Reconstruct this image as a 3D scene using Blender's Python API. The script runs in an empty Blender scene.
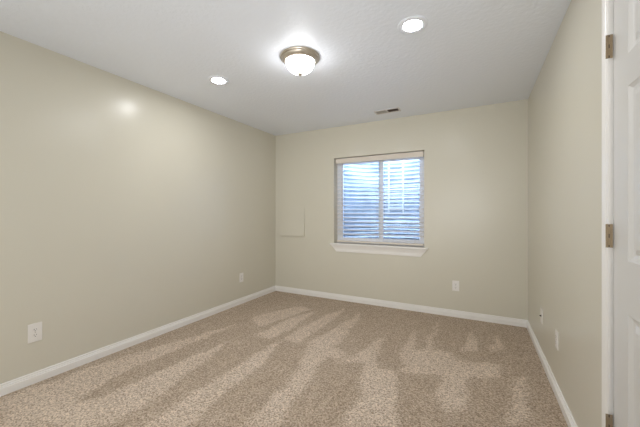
import bpy, bmesh, math, random
from mathutils import Vector, noise
C = bpy.context.scene.collection
S = bpy.context.scene
PI = math.pi

# ------------------------------------------------------------------ camera
W, L, H = 3.303, 3.882, 2.44          # room: x 0..W, back wall at y = L
Y0 = -0.35                            # wall behind the camera
cd = bpy.data.cameras.new('camera'); cam = bpy.data.objects.new('camera', cd); C.objects.link(cam)
cam.location = (2.831, 0, 1.2236)
cam.rotation_euler = (PI/2, 0, math.radians(27.70))
cd.sensor_width = 36; cd.lens = 36*301.1/640; cd.shift_y = -0.0009; cd.clip_start = 0.02
S.camera = cam

# ------------------------------------------------------------------ world and exposure
SKY_STRENGTH = 14.0
LAMP = 21.0            # flush fixture glass
AIMED_FILL = 14.5           # W, added aimed fill behind the camera
FILL = 23.0           # W, added soft fill behind the camera
DOWN = 205.0          # recessed lenses
w = bpy.data.worlds.new('sky'); S.world = w; w.use_nodes = True
bg = w.node_tree.nodes['Background']
bg.inputs[0].default_value = (0.50, 0.68, 1.0, 1); bg.inputs[1].default_value = SKY_STRENGTH
S.view_settings.view_transform = 'Standard'; S.view_settings.look = 'None'
S.view_settings.gamma = 1; S.view_settings.use_curve_mapping = False
S.view_settings.exposure = 0.0
def area(name, loc, rot, sx, sy, power, col, spread):
    a = bpy.data.lights.new(name, 'AREA'); a.shape = 'RECTANGLE'; a.size = sx; a.size_y = sy; a.energy = power; a.color = col; a.spread = math.radians(spread)
    o = bpy.data.objects.new(name, a); C.objects.link(o); o.location = loc; o.rotation_euler = rot
# two unseen fill lights added behind the camera to brighten the room
area('aimed_fill_light', (2.15, -.30, 1.45), (math.radians(101), 0, math.radians(17)), 2.0, 1.3, AIMED_FILL, (.955, .975, 1), 95)
area('room_fill_light', (1.45, -.30, 1.2), (math.radians(90), 0, 0), 2.7, 2.2, FILL, (.955, .98, 1), 180)
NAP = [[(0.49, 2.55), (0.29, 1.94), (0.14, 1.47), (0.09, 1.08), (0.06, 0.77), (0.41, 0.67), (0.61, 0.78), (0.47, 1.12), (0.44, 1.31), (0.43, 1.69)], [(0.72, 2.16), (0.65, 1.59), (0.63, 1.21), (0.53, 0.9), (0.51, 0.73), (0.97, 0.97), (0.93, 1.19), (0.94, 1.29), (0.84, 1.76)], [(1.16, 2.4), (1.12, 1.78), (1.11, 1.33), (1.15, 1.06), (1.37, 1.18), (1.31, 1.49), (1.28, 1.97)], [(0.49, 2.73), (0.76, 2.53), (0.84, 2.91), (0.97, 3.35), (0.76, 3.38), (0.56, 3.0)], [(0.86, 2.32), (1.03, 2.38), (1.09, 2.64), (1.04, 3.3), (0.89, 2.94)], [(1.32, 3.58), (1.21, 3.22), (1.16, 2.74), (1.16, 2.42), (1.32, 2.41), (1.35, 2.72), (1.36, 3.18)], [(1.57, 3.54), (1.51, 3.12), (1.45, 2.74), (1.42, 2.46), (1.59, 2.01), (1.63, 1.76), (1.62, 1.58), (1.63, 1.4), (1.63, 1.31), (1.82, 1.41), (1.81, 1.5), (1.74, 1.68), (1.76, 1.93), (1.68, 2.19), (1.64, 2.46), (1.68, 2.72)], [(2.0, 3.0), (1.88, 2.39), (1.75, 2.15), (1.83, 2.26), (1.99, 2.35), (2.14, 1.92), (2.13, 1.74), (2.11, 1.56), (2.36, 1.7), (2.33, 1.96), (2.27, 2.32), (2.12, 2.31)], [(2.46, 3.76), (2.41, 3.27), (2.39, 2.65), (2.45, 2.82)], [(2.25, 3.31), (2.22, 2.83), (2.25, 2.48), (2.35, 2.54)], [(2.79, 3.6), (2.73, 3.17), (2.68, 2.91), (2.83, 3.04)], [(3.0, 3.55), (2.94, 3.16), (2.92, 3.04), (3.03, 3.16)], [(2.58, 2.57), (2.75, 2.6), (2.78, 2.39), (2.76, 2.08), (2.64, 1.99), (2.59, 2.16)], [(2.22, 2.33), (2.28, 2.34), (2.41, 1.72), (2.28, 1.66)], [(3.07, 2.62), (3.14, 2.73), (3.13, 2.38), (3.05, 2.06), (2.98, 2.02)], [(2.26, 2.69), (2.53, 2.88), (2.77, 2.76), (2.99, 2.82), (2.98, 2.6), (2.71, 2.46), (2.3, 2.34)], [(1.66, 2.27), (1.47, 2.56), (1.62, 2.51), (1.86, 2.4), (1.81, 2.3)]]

# ------------------------------------------------------------------ materials
def srgb(r, g, b):
    f = lambda c: (c/255/12.92) if c/255 <= .04045 else ((c/255+.055)/1.055)**2.4
    return (f(r), f(g), f(b), 1)

def mat(name, col, rough=.5, metal=0, spec=.5, bump=None, var=None):
    """bump = (noise scale, strength, distance); var = (noise scale, amount)"""
    m = bpy.data.materials.new(name); m.use_nodes = True
    nt = m.node_tree; b = nt.nodes['Principled BSDF']
    b.inputs['Base Color'].default_value = col
    b.inputs['Roughness'].default_value = rough; b.inputs['Metallic'].default_value = metal
    b.inputs['Specular IOR Level'].default_value = spec
    tc = nt.nodes.new('ShaderNodeTexCoord')
    if bump:
        n = nt.nodes.new('ShaderNodeTexNoise'); n.inputs['Scale'].default_value = bump[0]
        n.inputs['Detail'].default_value = 3
        k = nt.nodes.new('ShaderNodeBump'); k.inputs['Strength'].default_value = bump[1]
        k.inputs['Distance'].default_value = bump[2]
        nt.links.new(tc.outputs['Object'], n.inputs['Vector'])
        nt.links.new(n.outputs['Fac'], k.inputs['Height'])
        nt.links.new(k.outputs['Normal'], b.inputs['Normal'])
    if var:
        n = nt.nodes.new('ShaderNodeTexNoise'); n.inputs['Scale'].default_value = var[0]
        n.inputs['Detail'].default_value = 4
        r = nt.nodes.new('ShaderNodeMapRange')
        r.inputs['From Min'].default_value = .3; r.inputs['From Max'].default_value = .7
        r.inputs['To Min'].default_value = 1-var[1]; r.inputs['To Max'].default_value = 1+var[1]
        x = nt.nodes.new('ShaderNodeVectorMath'); x.operation = 'SCALE'
        x.inputs[0].default_value = col[:3]
        nt.links.new(tc.outputs['Object'], n.inputs['Vector'])
        nt.links.new(n.outputs['Fac'], r.inputs['Value'])
        nt.links.new(r.outputs['Result'], x.inputs['Scale'])
        nt.links.new(x.outputs['Vector'], b.inputs['Base Color'])
    return m

def emit(name, col, st):
    m = bpy.data.materials.new(name); m.use_nodes = True
    b = m.node_tree.nodes['Principled BSDF']
    b.inputs['Base Color'].default_value = (.9, .9, .9, 1); b.inputs['Roughness'].default_value = .4
    b.inputs['Emission Color'].default_value = col; b.inputs['Emission Strength'].default_value = st
    return m

M_WALL = mat('wall_paint', srgb(214, 209, 193), .28, spec=.42, bump=(70, .10, .004), var=(1.3, .012))
M_CEIL = mat('ceiling_paint', srgb(238, 242, 249), .42, spec=.4, bump=(34, .45, .0065), var=(1.1, .01))
M_TRIM = mat('trim_paint', srgb(241, 238, 233), .32, bump=(30, .03, .001), var=(6, .01))
M_DOOR = mat('door_paint', srgb(217, 215, 211), .36, bump=(60, .03, .001), var=(3, .01))
M_PLATE = mat('white_plastic', srgb(238, 234, 228), .35, var=(40, .01))
M_DARK = mat('dark_slot', srgb(60, 48, 42), .6, var=(60, .05))
M_DUCT_SHADE = mat('duct_shade', srgb(92, 76, 66), .6, .3, var=(30, .1))  # dark colour stands for the shade inside the duct
M_VENT = mat('vent_enamel', srgb(214, 210, 206), .4, var=(20, .02))
M_LOUV = mat('vent_louvre_enamel', srgb(176, 170, 164), .45, var=(20, .03))
M_BRASS = mat('satin_nickel', srgb(160, 142, 116), .42, .6, bump=(300, .05, .001), var=(50, .06))
M_NICK = mat('brushed_nickel', srgb(190, 180, 165), .32, .8, bump=(200, .05, .001), var=(30, .05))
M_VINYL = mat('window_vinyl', srgb(242, 243, 247), .35, var=(8, .01))
M_SLAT = mat('blind_slat', srgb(240, 236, 234), .38, var=(5, .01))
M_VAL = mat('blind_valance', srgb(224, 214, 200), .4, var=(5, .01))
M_CORD = mat('blind_cord', srgb(205, 190, 184), .8, var=(50, .03))
M_STEEL = mat('galvanised_steel', srgb(188, 194, 204), .45, .3, bump=(12, .15, .01), var=(5, .22))
M_LADDER = mat('ladder_enamel', srgb(235, 235, 235), .4, var=(9, .03))
M_GRAVEL = mat('gravel', srgb(140, 135, 130), .9, bump=(60, .9, .02), var=(50, .35))
M_SOIL = mat('soil', srgb(110, 105, 90), .95, bump=(20, .8, .03), var=(12, .3))
M_GLOW = emit('frosted_glass_lit', (.97, .98, 1, 1), LAMP)
M_LED = emit('downlight_lens_lit', (.97, .98, 1, 1), DOWN)

m = M_GLASS = bpy.data.materials.new('window_glass'); m.use_nodes = True; nt = m.node_tree; nt.nodes.clear()
o_ = nt.nodes.new('ShaderNodeOutputMaterial'); mx = nt.nodes.new('ShaderNodeMixShader')
tr = nt.nodes.new('ShaderNodeBsdfTransparent'); gl = nt.nodes.new('ShaderNodeBsdfGlossy'); fr = nt.nodes.new('ShaderNodeFresnel')
tr.inputs[0].default_value = (.93, .95, .95, 1); gl.inputs['Roughness'].default_value = .02; fr.inputs[0].default_value = 1.3
nt.links.new(fr.outputs[0], mx.inputs[0]); nt.links.new(tr.outputs[0], mx.inputs[1]); nt.links.new(gl.outputs[0], mx.inputs[2]); nt.links.new(mx.outputs[0], o_.inputs[0])

def carpet_mat():
    m = bpy.data.materials.new('carpet_pile'); m.use_nodes = True; nt = m.node_tree; N = nt.nodes.new; K = nt.links.new
    b = nt.nodes['Principled BSDF']; b.inputs['Roughness'].default_value = .95; b.inputs['Specular IOR Level'].default_value = .1
    b.inputs['Sheen Weight'].default_value = .15; b.inputs['Sheen Roughness'].default_value = .5
    tc = N('ShaderNodeTexCoord')
    at = N('ShaderNodeAttribute'); at.attribute_name = 'nap'
    n0 = N('ShaderNodeTexNoise'); n0.inputs['Scale'].default_value = 5; n0.inputs['Detail'].default_value = 5
    n1 = N('ShaderNodeTexNoise'); n1.inputs['Scale'].default_value = 80; n1.inputs['Detail'].default_value = 4; n1.inputs['Roughness'].default_value = .8
    v = N('ShaderNodeTexVoronoi'); v.inputs['Scale'].default_value = 130
    for n in (n0, n1, v): K(tc.outputs['Object'], n.inputs['Vector'])
    # vacuum strokes, nap brushed one way or the other
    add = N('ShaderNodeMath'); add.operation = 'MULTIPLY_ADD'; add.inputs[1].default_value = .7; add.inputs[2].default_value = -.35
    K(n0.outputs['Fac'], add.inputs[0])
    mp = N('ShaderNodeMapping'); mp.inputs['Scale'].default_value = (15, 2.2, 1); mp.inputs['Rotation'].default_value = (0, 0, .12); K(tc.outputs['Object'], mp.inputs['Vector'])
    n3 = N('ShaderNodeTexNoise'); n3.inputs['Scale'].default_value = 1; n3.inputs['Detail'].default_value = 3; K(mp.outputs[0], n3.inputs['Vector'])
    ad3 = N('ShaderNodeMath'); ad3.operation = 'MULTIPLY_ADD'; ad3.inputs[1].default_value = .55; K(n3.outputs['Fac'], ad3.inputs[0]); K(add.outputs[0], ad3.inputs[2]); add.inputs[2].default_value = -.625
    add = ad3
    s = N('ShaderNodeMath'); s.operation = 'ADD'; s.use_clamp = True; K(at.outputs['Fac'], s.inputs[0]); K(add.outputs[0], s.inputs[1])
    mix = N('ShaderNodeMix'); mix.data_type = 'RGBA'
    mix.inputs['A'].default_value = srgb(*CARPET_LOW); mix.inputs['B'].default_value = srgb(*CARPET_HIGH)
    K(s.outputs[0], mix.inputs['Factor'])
    # tuft speckle
    r = N('ShaderNodeValToRGB'); e = r.color_ramp.elements
    e[0].position = .36; e[0].color = (.50, .44, .38, 1); e[1].position = .64; e[1].color = (1.40, 1.41, 1.42, 1)
    c = r.color_ramp.elements.new(.5); c.color = (.99, .98, .97, 1)
    vr = N('ShaderNodeSeparateColor'); K(v.outputs['Color'], vr.inputs[0])
    av = N('ShaderNodeMix'); av.inputs[0].default_value = .22; K(n1.outputs['Fac'], av.inputs[2]); K(vr.outputs[0], av.inputs[3])
    K(av.outputs[0], r.inputs['Fac'])
    m2 = N('ShaderNodeMix'); m2.data_type = 'RGBA'; m2.blend_type = 'MULTIPLY'; m2.inputs['Factor'].default_value = 1
    K(mix.outputs['Result'], m2.inputs['A']); K(r.outputs['Color'], m2.inputs['B'])
    K(m2.outputs['Result'], b.inputs['Base Color'])
    bp = N('ShaderNodeBump'); bp.inputs['Strength'].default_value = .8; bp.inputs['Distance'].default_value = .006
    K(v.outputs['Distance'], bp.inputs['Height']); K(bp.outputs['Normal'], b.inputs['Normal'])
    return m
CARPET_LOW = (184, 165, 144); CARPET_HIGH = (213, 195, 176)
M_CARPET = carpet_mat()

# ------------------------------------------------------------------ mesh helpers
def box(bm, x0, x1, y0, y1, z0, z1, bev=0):
    g = bmesh.ops.create_cube(bm, size=1)['verts']
    bmesh.ops.scale(bm, vec=(abs(x1-x0), abs(y1-y0), abs(z1-z0)), verts=g)
    bmesh.ops.translate(bm, vec=((x0+x1)/2, (y0+y1)/2, (z0+z1)/2), verts=g)
    if bev:
        es = list({e for v in g for e in v.link_edges})
        bmesh.ops.bevel(bm, geom=es, offset=bev, segments=2, affect='EDGES', profile=.6)

def lathe(bm, prof, cx=0, cy=0, n=64, axis='z', z=0):
    rings = []
    for r, h in prof:
        ring = []
        for i in range(n):
            a = 2*PI*i/n
            ring.append(bm.verts.new((cx+r*math.cos(a), cy+r*math.sin(a), z+h)))
        rings.append(ring)
    for a, b in zip(rings, rings[1:]):
        for i in range(n):
            bm.faces.new((a[i], a[(i+1) % n], b[(i+1) % n], b[i]))
    if prof[0][0] > 1e-5: bm.faces.new(rings[0][::-1])
    if prof[-1][0] > 1e-5: bm.faces.new(rings[-1])

def tube(bm, pts, r, n=8):
    pts = [Vector(p) for p in pts]; rings = []
    for i, p in enumerate(pts):
        d = (pts[min(i+1, len(pts)-1)]-pts[max(i-1, 0)]).normalized()
        u = d.orthogonal().normalized(); v = d.cross(u)
        rings.append([bm.verts.new(p+(u*math.cos(2*PI*k/n)+v*math.sin(2*PI*k/n))*r) for k in range(n)])
    for a, b in zip(rings, rings[1:]):
        for k in range(n): bm.faces.new((a[k], a[(k+1) % n], b[(k+1) % n], b[k]))
    bm.faces.new(rings[0][::-1]); bm.faces.new(rings[-1])

def extrude_profile(bm, prof, path):
    """prof: list of 2D (a,b); path: list of functions mapping (a,b)->xyz; closes ends"""
    rings = [[bm.verts.new(f(a, b)) for a, b in prof] for f in path]
    n = len(prof)
    for A, B in zip(rings, rings[1:]):
        for k in range(n): bm.faces.new((A[k], A[(k+1) % n], B[(k+1) % n], B[k]))
    bm.faces.new(rings[0][::-1]); bm.faces.new(rings[-1])

def obj(name, bm, m, parent=None, smooth=False, **kw):
    bmesh.ops.remove_doubles(bm, verts=bm.verts, dist=1e-6)
    bmesh.ops.recalc_face_normals(bm, faces=bm.faces)
    me = bpy.data.meshes.new(name); bm.to_mesh(me); bm.free()
    o = bpy.data.objects.new(name, me); C.objects.link(o); me.materials.append(m)
    if smooth:
        for p in me.polygons: p.use_smooth = True
        me.set_sharp_from_angle(angle=math.radians(35))
    if parent: o.parent = parent
    for k, v in kw.items(): o[k] = v
    return o

def struct(name, bm, m, parent=None, **kw):
    if parent: return obj(name, bm, m, parent, **kw)
    return obj(name, bm, m, kind='structure', **kw)

def thing(name, label, cat, loc, rot=(0, 0, 0), group=None):
    o = bpy.data.objects.new(name, None); C.objects.link(o); o.empty_display_size = .05
    o.location = loc; o.rotation_euler = rot; o['label'] = label; o['category'] = cat
    if group: o['group'] = group
    return o

def dup(root, loc, rot, label, group):
    r = root.copy(); C.objects.link(r); r.location = loc; r.rotation_euler = rot; r['label'] = label; r['group'] = group
    for ch in list(root.children):
        c = ch.copy(); C.objects.link(c); c.parent = r
        for g in list(ch.children):
            d = g.copy(); C.objects.link(d); d.parent = c
    return r
B = bmesh.new

# ------------------------------------------------------------------ room shell
# floor: carpet grid carrying the vacuum strokes as a nap value
def inside(px, py, q):
    c = False; j = len(q)-1
    for i in range(len(q)):
        xi, yi = q[i]; xj, yj = q[j]
        if (yi > py) != (yj > py) and px < (xj-xi)*(py-yi)/(yj-yi)+xi: c = not c
        j = i
    return c
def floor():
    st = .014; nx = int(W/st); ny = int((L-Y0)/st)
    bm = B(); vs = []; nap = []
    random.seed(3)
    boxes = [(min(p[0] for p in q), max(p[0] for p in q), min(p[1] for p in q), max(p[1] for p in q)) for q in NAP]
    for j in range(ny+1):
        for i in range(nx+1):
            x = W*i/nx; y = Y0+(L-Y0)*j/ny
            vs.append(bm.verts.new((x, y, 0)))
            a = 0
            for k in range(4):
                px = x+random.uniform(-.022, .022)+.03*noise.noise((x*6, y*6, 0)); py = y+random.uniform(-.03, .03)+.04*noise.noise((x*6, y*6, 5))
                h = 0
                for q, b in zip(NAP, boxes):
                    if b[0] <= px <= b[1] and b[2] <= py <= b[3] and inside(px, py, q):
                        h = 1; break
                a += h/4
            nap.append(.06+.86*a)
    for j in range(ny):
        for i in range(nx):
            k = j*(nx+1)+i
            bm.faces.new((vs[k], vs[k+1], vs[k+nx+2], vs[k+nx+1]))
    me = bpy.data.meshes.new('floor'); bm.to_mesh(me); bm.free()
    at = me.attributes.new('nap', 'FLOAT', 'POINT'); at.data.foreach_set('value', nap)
    o = bpy.data.objects.new('floor', me); C.objects.link(o); me.materials.append(M_CARPET)
    o['kind'] = 'structure'
floor()

T = .12; TB = .26
b = B(); box(b, -T, W+T, Y0-T, L+TB, H, H+.12); struct('ceiling', b, M_CEIL)
b = B(); box(b, -T, 0, Y0-T, L+TB, -.05, H); struct('wall_left', b, M_WALL)
b = B(); box(b, 0, W, Y0-T, Y0, -.05, H); struct('wall_front', b, M_WALL)
# window opening in the back wall
WX0, WX1, WZ0, WZ1 = 1.018, 2.244, .797, 2.0
def ring_wall(bm, axis, a0, a1, z0, z1, h0, h1, v0, v1, t0, t1):
    def bb(p, q, r, s):
        if axis == 'x': box(bm, p, q, t0, t1, r, s)
        else: box(bm, t0, t1, p, q, r, s)
    bb(a0, h0, z0, z1); bb(h1, a1, z0, z1); bb(h0, h1, v1, z1)
    if v0 > z0: bb(h0, h1, z0, v0)
b = B(); ring_wall(b, 'x', 0, W, -.05, H, WX0, WX1, WZ0, WZ1, L, L+TB); struct('wall_back', b, M_WALL)
# right wall with door opening
DY1, DY0, DZ = 1.611, .843, 2.125
b = B(); ring_wall(b, 'y', Y0-T, L+TB, -.05, H, DY0-.015, DY1+.015, -.05, DZ+.015, W, W+T); struct('wall_right', b, M_WALL)

# baseboards: stepped colonial profile
BP = [(0, 0), (.0155, 0), (.0155, .048), (.0105, .0515), (.0115, .0600), (.0070, .0635), (.0085, .0735), (.0055, .0775), (0, .078)]
CY1 = 1.664      # outer edge of door casing
def base(name, fa, fb):
    b = B(); extrude_profile(b, BP, [fa, fb]); struct(name, b, M_TRIM)
base('baseboard_left', lambda a, z: (a, Y0+a, z), lambda a, z: (a, L-a, z))
base('baseboard_back', lambda a, z: (a, L-a, z), lambda a, z: (W-a, L-a, z))
base('baseboard_right', lambda a, z: (W-a, L-a, z), lambda a, z: (W-a, CY1, z))
base('baseboard_front', lambda a, z: (a, Y0+a, z), lambda a, z: (W-a, Y0+a, z))

# door casing (mitred) with jamb
CP = [(0, 0), (.009, 0), (.0105, .006), (.0105, .016), (.0125, .020), (.0155, .034), (.0165, .044), (.0150, .050), (0, .053)]   # (stand-off, across)
ci1, ci0, ct = DY1, DY0, DZ
b = B(); extrude_profile(b, CP, [lambda p, q: (W-p, ci1+q, 0), lambda p, q: (W-p, ci1+q, ct+q), lambda p, q: (W-p, ci0-q, ct+q), lambda p, q: (W-p, ci0-q, 0)])
tr = struct('trim_1', b, M_TRIM)
b = B(); box(b, W+.0005, W+T, DY1+.003, DY1+.015, 0, DZ+.015); box(b, W+.0005, W+T, DY0-.015, DY0-.003, 0, DZ+.015); box(b, W+.0005, W+T, DY0-.003, DY1+.003, DZ+.003, DZ+.015)
box(b, W+.042, W+.054, DY1-.010, DY1+.003, 0, DZ+.003); box(b, W+.042, W+.054, DY0-.003, DY0+.010, 0, DZ+.003)
struct('jamb', b, M_TRIM, tr)

# ------------------------------------------------------------------ six panel door
def door_slab():
    bm = B(); X = W+.007; TH = .035
    y0, y1, z0, z1 = DY0+.001, DY1-.003, .012, DZ-.001
    st = .130; cs = .105
    pw = (y1-y0-2*st-cs)/2+.0
    cols = [(y0+st, y0+st+pw), (y1-st-pw, y1-st)]
    rows = [(.245, .856), (1.049, 1.682), (1.800, 1.995)]
    ys = sorted({y0, y1, *[c for p in cols for c in p]}); zs = sorted({z0, z1, *[c for p in rows for c in p]})
    def face(pts): bm.faces.new([bm.verts.new(p) for p in pts])
    for side in (0, 1):
        fx = (lambda d: X+d) if side == 0 else (lambda d: X+TH-d)
        for ya, yb in zip(ys, ys[1:]):
            for za, zb in zip(zs, zs[1:]):
                if (ya, yb) in cols and (za, zb) in rows:
                    loops = [(0, 0), (.003, .003), (.012, .009), (.022, .011), (.028, .011), (.046, .004), (.050, .0035)]
                    R = lambda i, d: [(fx(d), ya+i, za+i), (fx(d), yb-i, za+i), (fx(d), yb-i, zb-i), (fx(d), ya+i, zb-i)]
                    for (i, d), (j, e) in zip(loops, loops[1:]):
                        P, Q = R(i, d), R(j, e)
                        for k in range(4): face([P[k], P[(k+1) % 4], Q[(k+1) % 4], Q[k]])
                    face(R(*loops[-1]))
                else:
                    face([(fx(0), ya, za), (fx(0), yb, za), (fx(0), yb, zb), (fx(0), ya, zb)])
    for A, Bp in (((y0, z0), (y1, z0)), ((y1, z0), (y1, z1)), ((y1, z1), (y0, z1)), ((y0, z1), (y0, z0))):
        face([(X, *A), (X, *Bp), (X+TH, *Bp), (X+TH, *A)])
    return bm
dr = struct('door_1', door_slab(), M_DOOR)
for zc in (1.888, 1.132, .372):
    y = DY1-.0005; hh = .094
    b = B()
    box(b, W-.0195, W-.0102, y-.0100, y-.0085, zc-hh/2, zc+hh/2, .0005)      # leaf on the casing side
    box(b, W-.0074, W+.0024, y-.0100, y-.0085, zc-hh/2, zc+hh/2, .0005)      # leaf on the door side
    hg = obj('hinge', b, M_BRASS, dr)
    b = B()
    for za, zb in ((-.036, -.008), (.008, .036)): tube(b, [(W-.0088, y-.0100, zc+za), (W-.0088, y-.0100, zc+zb)], .0032, 12)
    obj('knuckle', b, M_BRASS, hg, True)
    b = B(); tube(b, [(W-.0088, y-.0088, zc-hh/2+.001), (W-.0088, y-.0088, zc+hh/2-.001)], .0016, 10); obj('pin', b, M_DARK, hg, True, label='dark brown hinge pin')
# knob on the far side of the door
b = B(); yk = DY0+.07
lathe(b, [(.001, 0), (.031, .0), (.032, .004), (.026, .008), (.012, .011), (.0115, .030), (.020, .036), (.027, .046), (.027, .056), (.019, .064), (.001, .066)], n=32)
bmesh.ops.rotate(b, cent=(0, 0, 0), matrix=__import__('mathutils').Matrix.Rotation(-PI/2, 3, 'Y'), verts=b.verts)
bmesh.ops.translate(b, vec=(W+.0068, yk, .95), verts=b.verts)
obj('door_handle', b, M_BRASS, dr, True)

# ------------------------------------------------------------------ window
FY0, FY1 = L+.115, L+.185
fw = .042
b = B()
box(b, WX0, WX0+fw, FY0, FY1, WZ0, WZ1, .003); box(b, WX1-fw, WX1, FY0, FY1, WZ0, WZ1, .003)
box(b, WX0+fw, WX1-fw, FY0, FY1, WZ0, WZ0+fw, .003); box(b, WX0+fw, WX1-fw, FY0, FY1, WZ1-fw, WZ1, .003)
wi = struct('window_1', b, M_VINYL)
mxc = 1.657
for (a, c, ya) in ((WX0+fw, mxc+.036, FY0+.008), (mxc-.036, WX1-fw, FY0+.036)):
    s_ = .034; z0, z1 = WZ0+fw, WZ1-fw; b = B(); yb = ya+.026
    box(b, a, a+s_+.008, ya, yb, z0, z1, .002); box(b, c-s_-.008, c, ya, yb, z0, z1, .002)
    box(b, a+s_+.008, c-s_-.008, ya, yb, z0, z0+s_, .002); box(b, a+s_+.008, c-s_-.008, ya, yb, z1-s_, z1, .002)
    sh = obj('sash', b, M_VINYL, wi)
    b = B(); box(b, a+s_+.006, c-s_-.006, ya+.011, ya+.015, z0+s_-.002, z1-s_+.002); obj('pane', b, M_GLASS, sh)
# stool and tapered apron
b = B()
SP = [(0, 0), (.036, 0), (.042, .004), (.042, .014), (.038, .0195), (0, .020)]
extrude_profile(b, [(p, q) for p, q in SP], [lambda p, q: (.972, L-p, .777+q), lambda p, q: (2.290, L-p, .777+q)])
box(b, WX0+.0005, WX1-.0005, L-.002, FY0, .777, .7975)
sl = obj('window_sill', b, M_TRIM, wi)
b = B()
AP = [(0, 0), (.009, 0), (.011, .010), (.012, .040), (.016, .060), (.024, .080), (.027, .090), (.027, .098), (0, .098)]
def ap(x, s): return lambda p, q: (x+s*(.082*(q/.098)), L-p, .679+q)
extrude_profile(b, AP, [ap(1.058, -1), ap(2.200, 1)])
obj('apron', b, M_TRIM, wi)

# ------------------------------------------------------------------ blind
bl = thing('window_blind', 'white horizontal slat blind with cream valance hanging in the back wall window', 'blind', (0, 0, 0))
BX0, BX1 = WX0+.016, WX1-.012; BY = L+.072
b = B(); box(b, BX0, BX1, L+.022, L+.032, 1.925, 1.988, .002); box(b, BX0, BX0+.008, L+.032, L+.060, 1.925, 1.988, .001); box(b, BX1-.008, BX1, L+.032, L+.060, 1.925, 1.988, .001)
obj('valance', b, M_VAL, bl, label='cream valance board across the top')
b = B(); box(b, BX0+.012, BX1-.012, BY-.026, BY+.026, 1.948, 1.9975, .002); obj('headrail', b, M_SLAT, bl)
NS = 18; ztop = 1.905; pitch = .0575; tilt = math.radians(TILT) if 'TILT' in globals() else math.radians(11)
b = B(); SW = .0635
for i in range(NS):
    zc = ztop-i*pitch
    tl = tilt+math.radians(random.uniform(-1, 1))
    prof = []
    for s in range(9):
        u = -1+2*s/8; prof.append((u*SW/2, .0035*(1-u*u)))
    P = [(p, q+.0014) for p, q in prof]+[(p, q-.0014) for p, q in prof[::-1]]
    def f(x):
        return lambda p, q: (x, BY+p*math.cos(tl)-q*math.sin(tl), zc+p*math.sin(tl)+q*math.cos(tl))
    extrude_profile(b, P, [f(BX0+.004), f(BX1-.004)])
obj('slats', b, M_SLAT, bl)
zr = ztop-NS*pitch+.006
b = B(); box(b, BX0+.004, BX1-.004, BY-.030, BY+.030, .812, .834, .004); obj('bottom_rail', b, M_VAL, bl, label='cream bottom rail')
for x in (BX0+.10, mxc-.03, BX1-.11):
    b = B()
    for dy in (-.0345, .0345): tube(b, [(x, BY+dy, .842), (x, BY+dy, 1.950)], .0009, 6)
    obj('ladder_cord', b, M_CORD, bl)
b = B(); tube(b, [(1.129, L+.036, 1.93), (1.129, L+.036, 1.155)], .0030, 8); tube(b, [(1.129, L+.036, 1.155), (1.129, L+.036, 1.12)], .0045, 8)
obj('tilt_wand', b, M_CORD, bl)

# ------------------------------------------------------------------ outside: window well
ZG = 2.08
cx = (WX0+WX1)/2; R0 = .92; yb = L+TB; dep = 1.12
b = B(); rows = 150; cols = 40; z0, z1 = .45, ZG+.12
grid = []
for j in range(rows+1):
    z = z0+(z1-z0)*j/rows; off = .016*math.sin(2*PI*z/.068)
    row = []
    for i in range(cols+1):
        a = PI*i/cols
        row.append(b.verts.new((cx+(R0+off)*math.cos(a), yb+.002+(dep+off)*math.sin(a), z)))
    grid.append(row)
for j in range(rows):
    for i in range(cols): b.faces.new((grid[j][i], grid[j][i+1], grid[j+1][i+1], grid[j+1][i]))
o = obj('window_well', b, M_STEEL, None, True)
o['label'] = 'curved corrugated steel window well seen through the blind'; o['category'] = 'window well'
md = o.modifiers.new('th', 'SOLIDIFY'); md.thickness = .004; md.offset = 1
b = B(); box(b, cx-R0-.1, cx+R0+.1, yb, yb+dep+.1, .40, .50); struct('ground_gravel', b, M_GRAVEL)
b = B()
box(b, -6, 9, yb+dep+.05, 12, ZG-.2, ZG); box(b, -6, cx-R0-.04, yb, yb+dep+.05, ZG-.2, ZG); box(b, cx+R0+.04, 9, yb, yb+dep+.05, ZG-.2, ZG)
struct('ground_soil', b, M_SOIL)
# escape ladder
lx0, lx1, ly = 1.575, 1.800, L+.86
la = thing('escape_ladder', 'white metal ladder hooked inside the window well behind the blind', 'ladder', (lx0, ly, 1.2))
for x in (lx0, lx1):
    b = B(); tube(b, [(x-lx0, 0, .02), (x-lx0, 0, 1.18), (x-lx0, .06, 1.24), (x-lx0, .30, 1.25)], .013, 10)
    obj('rail', b, M_LADDER, la, True)
for k in range(4):
    b = B(); tube(b, [(0, 0, .10+k*.29), (lx1-lx0, 0, .10+k*.29)], .009, 8); obj('rung', b, M_LADDER, la, True)

# ------------------------------------------------------------------ ceiling fixtures
fl = thing('ceiling_lamp', 'nickel flush mount lamp with frosted bowl in the middle of the ceiling', 'ceiling light', (1.600, 2.010, H))
b = B(); lathe(b, [(.154, 0), (.156, -.005), (.153, -.012), (.144, -.015), (.142, -.021), (.134, -.030), (.126, -.036), (.115, -.041), (.112, -.036), (.112, -.001)], n=96)
obj('base', b, M_NICK, fl, True)
b = B()
pr = [(.1105, -.028), (.1125, -.041)]
for k in range(1, 17):
    a = k/16*PI/2; pr.append((.112*math.cos(a)**1.08 if k < 16 else .0005, -.041-.090*math.sin(a)**1.05))
lathe(b, pr, n=96); gb = obj('glass_bowl', b, M_GLOW, fl, True)
b = B(); lathe(b, [(.001, -.122), (.019, -.125), (.021, -.131), (.017, -.138), (.009, -.143), (.007, -.147), (.001, -.150)], n=32); obj('finial', b, M_NICK, fl, True)

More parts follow.
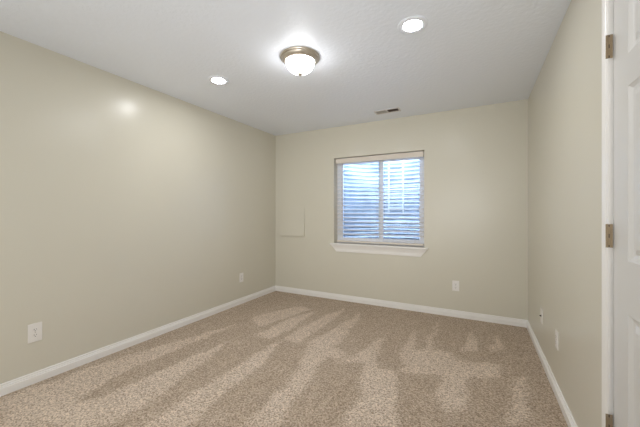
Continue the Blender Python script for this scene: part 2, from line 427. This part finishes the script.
def downlight(loc, label):
    t = thing('recessed_light', label, 'ceiling light', loc, group='recessed downlights')
    b = B(); lathe(b, [(.095, 0), (.095, -.003), (.090, -.006), (.068, -.0065), (.058, -.004), (.058, -.0005)], n=72)
    obj('trim_ring', b, M_CEIL, t, True)
    b = B(); lathe(b, [(.0575, -.0008), (.0575, -.0035), (.001, -.0040)], n=72); obj('lens', b, M_LED, t, True)
    return t
d1 = downlight((.722, 2.015, H), 'round recessed downlight near the left wall')
dup(d1, (2.455, 2.006, H), (0, 0, 0), 'round recessed downlight towards the right wall, nearest the door', 'recessed downlights')

# ceiling register
vt = thing('ceiling_vent', 'small rectangular white air vent with angled louvres in ceiling above window', 'vent', (1.872, 3.552, H), (0, 0, math.radians(-1)))
vw, vd = .131, .046
b = B()
box(b, -vw-.018, vw+.018, -vd-.018, -vd, -.006, 0, .002); box(b, -vw-.018, vw+.018, vd, vd+.018, -.006, 0, .002)
box(b, -vw-.018, -vw, -vd, vd, -.006, 0, .002); box(b, vw, vw+.018, -vd, vd, -.006, 0, .002); box(b, -.007, .007, -vd, vd, -.006, -.001)
obj('vent_frame', b, M_VENT, vt)
b = B(); box(b, -vw, vw, -vd, vd, -.0012, 0); obj('vent_shade_sheet', b, M_DUCT_SHADE, vt, label='dark brown sheet behind the louvres, coloured as duct shade')  # flat sheet under the ceiling, duct shade painted in its colour
b = B()
for k in range(11):
    for s in (-1, 1):
        x = s*(.014+k*.0108); d = .0048
        if s < 0: q = [(x-d, -vd, -.0056), (x-d, vd, -.0056), (x+d, vd, -.0022), (x+d, -vd, -.0022)]
        else: q = [(x+.0014, -vd, -.0056), (x+.0014, vd, -.0056), (x-.0014, vd, -.0014), (x-.0014, -vd, -.0014)]
        b.faces.new([b.verts.new(p) for p in q])
r = bmesh.ops.solidify(b, geom=b.faces[:], thickness=.0006)
obj('louvres', b, M_LOUV, vt)

# ------------------------------------------------------------------ wall plates (local: x across, z up, front towards -y)
def plate_mesh(wd, ht):
    bm = B(); box(bm, -wd/2, wd/2, -.0055, 0, -ht/2, ht/2, .0022); return bm
def outlet(loc, rz, label, wd=.074, ht=.120):
    t = thing('wall_outlet', label, 'outlet', loc, (0, 0, rz), 'electrical outlets on the walls')
    obj('plate', plate_mesh(wd, ht), M_PLATE, t)
    for s in (-1, 1):
        b = B(); lathe(b, [(.0165, 0), (.0165, .0018), (.0150, .0024)], n=32)
        for v in b.verts: v.co.y = max(-.0135, min(.0135, v.co.y))
        for v in b.verts: v.co = Vector((v.co.x, -.0053-v.co.z, s*.0195+v.co.y))
        rc = obj('receptacle', b, M_PLATE, t)
        b = B()
        for x, h in ((-.0065, .0085), (.0065, .0070)): box(b, x-.0013, x+.0013, -.0080, -.0075, s*.0195+.004-h/2, s*.0195+.004+h/2)
        tube(b, [(0, -.0075, s*.0195-.0075), (0, -.0080, s*.0195-.0075)], .0028, 12)
        obj('slots', b, M_DARK, rc)
    b = B(); tube(b, [(0, -.0052, 0), (0, -.0066, 0)], .003, 12); obj('screw', b, M_NICK, t)
    return t
o1 = outlet((.0, .967, .362), PI/2, 'large white duplex outlet low on left wall nearest the camera', .080, .132)
# second size of plate for the other walls
o2 = outlet((.0, 3.105, .352), PI/2, 'white outlet low on left wall near the far corner')
G = 'electrical outlets on the walls'
dup(o2, (2.598, L, .366), (0, 0, 0), 'white outlet on the back wall below and right of the window', G)
dup(o2, (W, 2.535, .372), (0, 0, -PI/2), 'white outlet on right wall, the plate nearer the door', G)
cx_ = thing('cable_plate', 'white cable jack plate on right wall, the plate nearer the back corner', 'wall plate', (W, 3.085, .365), (0, 0, -PI/2))
obj('plate', plate_mesh(.074, .120), M_PLATE, cx_)
b = B(); tube(b, [(0, -.0052, 0), (0, -.0085, 0)], .0075, 6); tube(b, [(0, -.0085, 0), (0, -.016, 0)], .0046, 12); obj('coax_jack', b, M_DARK, cx_, label='small dark round cable jack')
for z in (-.041, .041):
    b = B(); tube(b, [(0, -.0052, z), (0, -.0064, z)], .003, 10); obj('screw', b, M_PLATE, cx_)

# painted access cover on the back wall
ac = thing('access_panel', 'flat wall-coloured access cover on back wall left of the window', 'panel', (.32, L, 1.095))
b = B(); extrude_profile(b, [(0, -.222), (-.026, -.222), (-.027, -.218), (-.003, .222), (0, .222)], [lambda p, q: (-.213, p, q), lambda p, q: (.213, p, q)]); obj('cover', b, M_WALL, ac)
